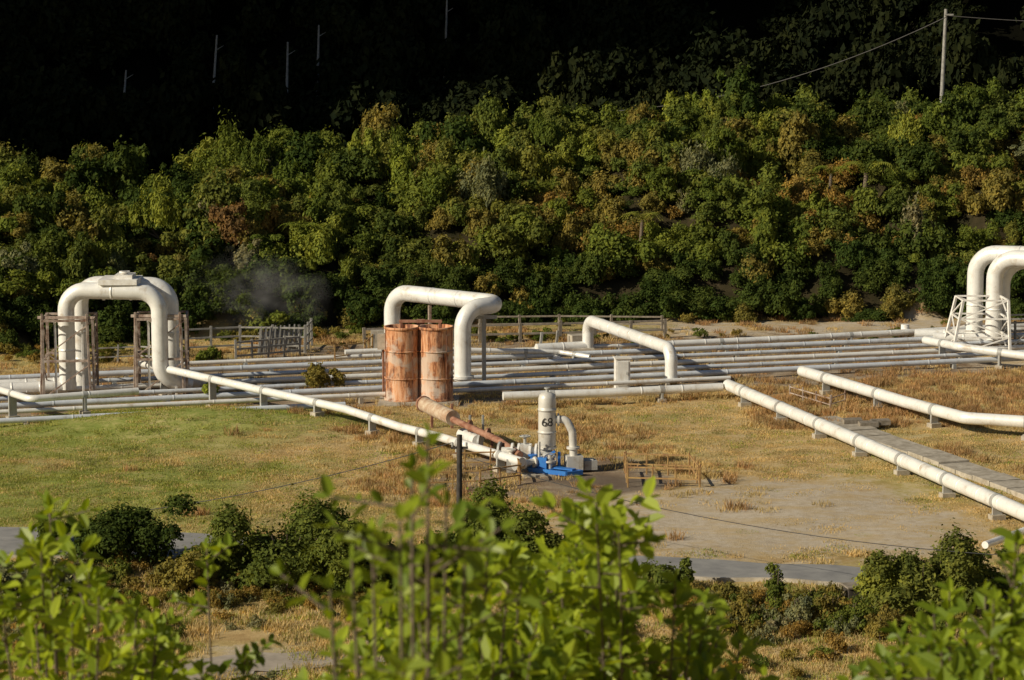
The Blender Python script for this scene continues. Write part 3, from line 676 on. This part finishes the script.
def treefern(seed):
    g=random.Random(seed); mb=MB(); mb.tube([(0,0,0),(.1,0,1.5)],.13,M_bark,10,r2=.1)
    for k in range(15):
        a=k*2.4; Lf_=1.5*g.uniform(.8,1.1); V=[];Fc=[]; n=16; ca,sa=math.cos(a),math.sin(a)
        for i in range(n):
            t=i/n; r=Lf_*t; z=1.5+.75*math.sin(t*2.2)-.65*t*t; w_=.27*math.sin(math.pi*min(1,t*.9+.12))
            for s_ in (-1,1):
                o=len(V); V+=[(.1+r*ca,r*sa,z),(.1+(r+.06)*ca,(r+.06)*sa,z),(.1+(r+.13)*ca-s_*w_*sa,(r+.13)*sa+s_*w_*ca,z-.1)]; Fc.append([o,o+1,o+2])
        mb.add(V,Fc,F_lime)
    return mb
for a,b,s_ in ((862,215,1.3),(828,205,.9),(300,262,.9),(640,250,.9)):
    p=hit(a,b); plant("tree_fern",a,b,treefern(a),p+Vector((0,-.6,.5)),s=s_)
def shrub(seed,R,h,mat,n,size,nl=9,spike=0,name="shrub"):
    mb=cloud(lobes(nl,R,h,seed),n,size,mat,"",seed=seed,up=.35,spike=spike)
    g=random.Random(seed)
    for k in range(7):
        a=g.random()*6.28; q=R*.5*g.random(); mb.tube([(0,0,0),(q*.4*math.cos(a),q*.4*math.sin(a),h*.4),(q*math.cos(a),q*math.sin(a),h*.85)],.035,M_bark,6,r2=.01)
    return mb
plant("shrub",0,0,shrub(1,1.0,.9,F_olive,4500,.07,12),P(320,392)+Vector((0,0,.2))); plant("shrub",0,0,shrub(2,.45,.45,F_lime,1400,.06),P(208,403)+Vector((0,0,.5)))
plant("shrub",0,0,shrub(3,.7,.7,F_green,2500,.07),P(205,362)); plant("shrub",0,0,shrub(4,1.3,1.4,F_green,4500,.1),P(262,335))
for i,(a,b,R,h,mt) in enumerate([(105,564,1.1,1.5,F_dark),(145,568,1.4,2.0,F_dark),(55,548,.8,1.0,F_green),(225,584,1.5,1.6,F_green),(285,592,2.0,2.2,F_green),(340,592,1.6,2.1,F_green),
        (500,566,1.8,1.8,F_green),(545,566,1.0,1.2,F_green),(455,574,1.2,1.2,F_dark),(922,614,1.6,2.0,F_green),(965,604,1.4,1.8,F_green),(892,608,1.1,1.3,F_lime),
        (668,592,.8,1.0,F_green),(20,600,1.4,1.0,F_grey),(395,592,1.3,1.4,F_dark),(190,590,1.1,1.2,F_olive)]):
    plant("shrub",0,0,shrub(30+i,R,h,mt,int(8500*R),.07,18,.25),P(a,b),rot=i)
for i,(a,b,h) in enumerate([(720,622,.9),(750,625,.8),(776,622,1.9),(800,628,1.1),(830,628,1.2),(855,630,1.0),(700,620,.6),(880,640,.9),(815,618,1.0),(600,640,1.0)]):
    plant("roadside_weed",0,0,shrub(60+i,.55 if h<1.5 else .38,h,[F_grey,F_olive,F_green][i%3],2400,.045,9,.8),P(a,b),rot=i)
wp=[]
for i,(mt,sz) in enumerate([(F_green,.05),(F_olive,.05),(F_orange,.045),(F_grey,.045)]): wp.append(cloud(lobes(7,.5,.5,200+i),800,sz,mt,"",seed=200+i,spike=.5).done("w%d"%i,False))
wcol=proto_col("weed_prototypes",wp); pts=[]
for k in range(560):
    r=random.random()
    if r<.4: px=random.uniform(-20,1050); py=random.uniform(592,700)
    elif r<.7: px=random.uniform(690,900); py=random.uniform(598,636)
    else: px=random.uniform(-20,430); py=random.uniform(562,610)
    if 20<px<500 and 640<py<676: continue
    p=P(px,py); pts.append((p.x,p.y,float(H(p.x,p.y))-.05,random.random()*6.28,0,random.uniform(.3,1.0),random.uniform(.7,1.4),random.choice([0,1,2,2,3])))
for k in range(160):
    px=random.uniform(0,960); py=random.uniform(323,350) if random.random()<.5 else random.uniform(336,342)
    if px<180: py=random.uniform(350,366)
    p=P(px,py)
    if p.y>float(np.interp(p.x,SX,SY)) : continue
    if px>620 and random.random()<.7: continue
    pts.append((p.x,p.y,0,random.random()*6.28,0,random.uniform(.4,1.2),1,random.choice([0,1,2,0])))
scatter("undergrowth",pts,wcol)
# ------------------------------------------------------------ near foliage (close to the camera)
def near_shrub(name,branches,root,Lf_,mat,seed,tw_n=(3,5)):
    g=random.Random(seed); mb=MB(); V=[];Fc=[]
    root=Vector(root)
    def leaf(p,d,L_):
        d=d.normalized(); s_=d.cross(Vector((g.gauss(0,.5)-.2,g.gauss(0,.5)-.3,1))).normalized(); n=s_.cross(d)
        w_=L_*g.uniform(.25,.34); o=len(V); c=g.uniform(.02,.12)*L_; dr=-g.uniform(.05,.3)*L_
        for a,b,z in ((0,0,0),(.3,.85,c),(.7,.8,c+dr*.4),(1,0,dr),(.7,-.8,c+dr*.4),(.3,-.85,c)): V.append(p+d*a*L_+s_*b*w_+n*z)
        Fc.extend([[o,o+1,o+2,o+3],[o,o+3,o+4,o+5]])
    for tip in branches:
        tip=Vector(tip); h=tip.z-root.z; b=root+Vector(((tip.x-root.x)*.3+g.gauss(0,.05),(tip.y-root.y)*.3,h*.45)); c=root.lerp(tip,.75)+Vector((0,0,h*.05))
        cur=[]
        for k in range(9):
            t=k/8; cur.append(root*(1-t)**3+b*3*t*(1-t)**2+c*3*t*t*(1-t)+tip*t**3)
        mb.tube(cur,.008,M_bark,5,r2=.0025,cap=False)
        ax=(cur[8]-cur[7]).normalized()
        tw=[(tip,ax,.13)]
        for k in range(g.randint(*tw_n)):
            q=g.uniform(.03,.3); st=tip-ax*q; dd=(ax*g.uniform(.2,.8)+Vector((g.gauss(0,.9),g.gauss(0,.9),g.gauss(.1,.3)))).normalized(); ln=g.uniform(.05,.15); e=st+dd*ln
            mb.tube([st,e],.0028,M_bark,4,cap=False,r2=.0016); tw.append((e,dd,ln))
        for e,dd,ln in tw:
            n=int(ln/.024)+3; a0=g.random()*6.28; u=dd.orthogonal().normalized(); v=dd.cross(u)
            for k in range(n):
                p=e-dd*ln*(k/n); a=a0+k*2.4; r=u*math.cos(a)+v*math.sin(a)
                leaf(p,r*g.uniform(.7,1)+dd*g.uniform(.2,.8)+Vector((0,0,.15)),Lf_*g.uniform(.55,1.2))
            leaf(e,dd,Lf_*.7)
    mb.add(V,Fc,mat,False)
    return mb.done(name)
g=random.Random(5)
def tips(n,x0,x1,prof,d0,d1,bot=745,pw=1.0):
    out=[]
    for k in range(n):
        px=g.uniform(x0,x1); t=np.interp(px,*zip(*prof)); py=t+(bot-t)*g.random()**pw; out.append(PD(px,py,g.uniform(d0,d1)))
    return out
def rt(px,d): p=PD(px,340,d); return (p.x,p.y,float(H(p.x,p.y))-.1)
near_shrub("foreground_shrub",tips(50,-40,185,[(-40,600),(20,560),(45,505),(75,565),(130,585),(185,630)],5.5,7.5)+[PD(50,508,6.5),PD(30,535,6.5)],rt(60,7),.058,F_near,1)
near_shrub("foreground_shrub",tips(10,180,290,[(170,620),(205,545),(240,660),(320,665)],6.,7.5)+[PD(207,548,6.8)],rt(215,7.5),.052,F_near,2)
near_shrub("foreground_shrub",tips(60,300,560,[(300,640),(350,590),(400,560),(450,545),(520,540),(560,545)],5.0,7.0),rt(430,6.5),.06,F_near,3)
near_shrub("foreground_shrub",tips(64,520,770,[(520,545),(570,520),(610,500),(640,535),(690,590),(740,635),(770,670)],5.5,7.5)+[PD(608,502,6.5),PD(575,522,6.4),PD(740,640,6.6)],rt(640,7),.06,F_near,4)
near_shrub("foreground_shrub",[PD(428,438,3.9),PD(412,470,3.8),PD(446,505,4),PD(400,520,3.7),PD(430,545,4),PD(352,560,3.9),PD(372,535,4),PD(465,560,4.1),PD(330,590,3.8)],rt(410,4),.042,F_near,6,(2,4))
near_shrub("foreground_shrub",tips(50,890,1070,[(890,645),(930,605),(985,560),(1024,525),(1070,515)],5,7,745),rt(1000,6.5),.055,F_near,5)
# ------------------------------------------------------------ steam
bpy.ops.mesh.primitive_ico_sphere_add(subdivisions=4,radius=1,location=P(255,338)+Vector((0,1,2.1))); st=bpy.context.object; st.name="steam"; st.scale=(4.2,1.7,2.6)
vm=bpy.data.materials.new("steam_mat"); vm.use_nodes=True; t=vm.node_tree; t.nodes.clear(); oo=t.nodes.new("ShaderNodeOutputMaterial"); pv=t.nodes.new("ShaderNodeVolumePrincipled")
tc=t.nodes.new("ShaderNodeTexCoord"); nn=t.nodes.new("ShaderNodeTexNoise"); nn.inputs["Scale"].default_value=1.9; nn.inputs["Detail"].default_value=4; nn.inputs["Distortion"].default_value=.8
ln=t.nodes.new("ShaderNodeVectorMath"); ln.operation='LENGTH'; t.links.new(tc.outputs["Object"],ln.inputs[0]); t.links.new(tc.outputs["Object"],nn.inputs["Vector"])
m1=t.nodes.new("ShaderNodeMath"); m1.operation='SUBTRACT'; m1.inputs[0].default_value=1.0; t.links.new(ln.outputs["Value"],m1.inputs[1])
m2=t.nodes.new("ShaderNodeMath"); m2.operation='SUBTRACT'; m2.use_clamp=True; t.links.new(nn.outputs[0],m2.inputs[0]); m2.inputs[1].default_value=.46
m3=t.nodes.new("ShaderNodeMath"); m3.operation='MULTIPLY'; m3.use_clamp=True; t.links.new(m1.outputs[0],m3.inputs[0]); t.links.new(m2.outputs[0],m3.inputs[1])
m4=t.nodes.new("ShaderNodeMath"); m4.operation='MULTIPLY'; t.links.new(m3.outputs[0],m4.inputs[0]); m4.inputs[1].default_value=1.7
t.links.new(m4.outputs[0],pv.inputs["Density"]); pv.inputs["Color"].default_value=(.97,.95,.91,1); t.links.new(pv.outputs[0],oo.inputs["Volume"])
st.data.materials.append(vm)
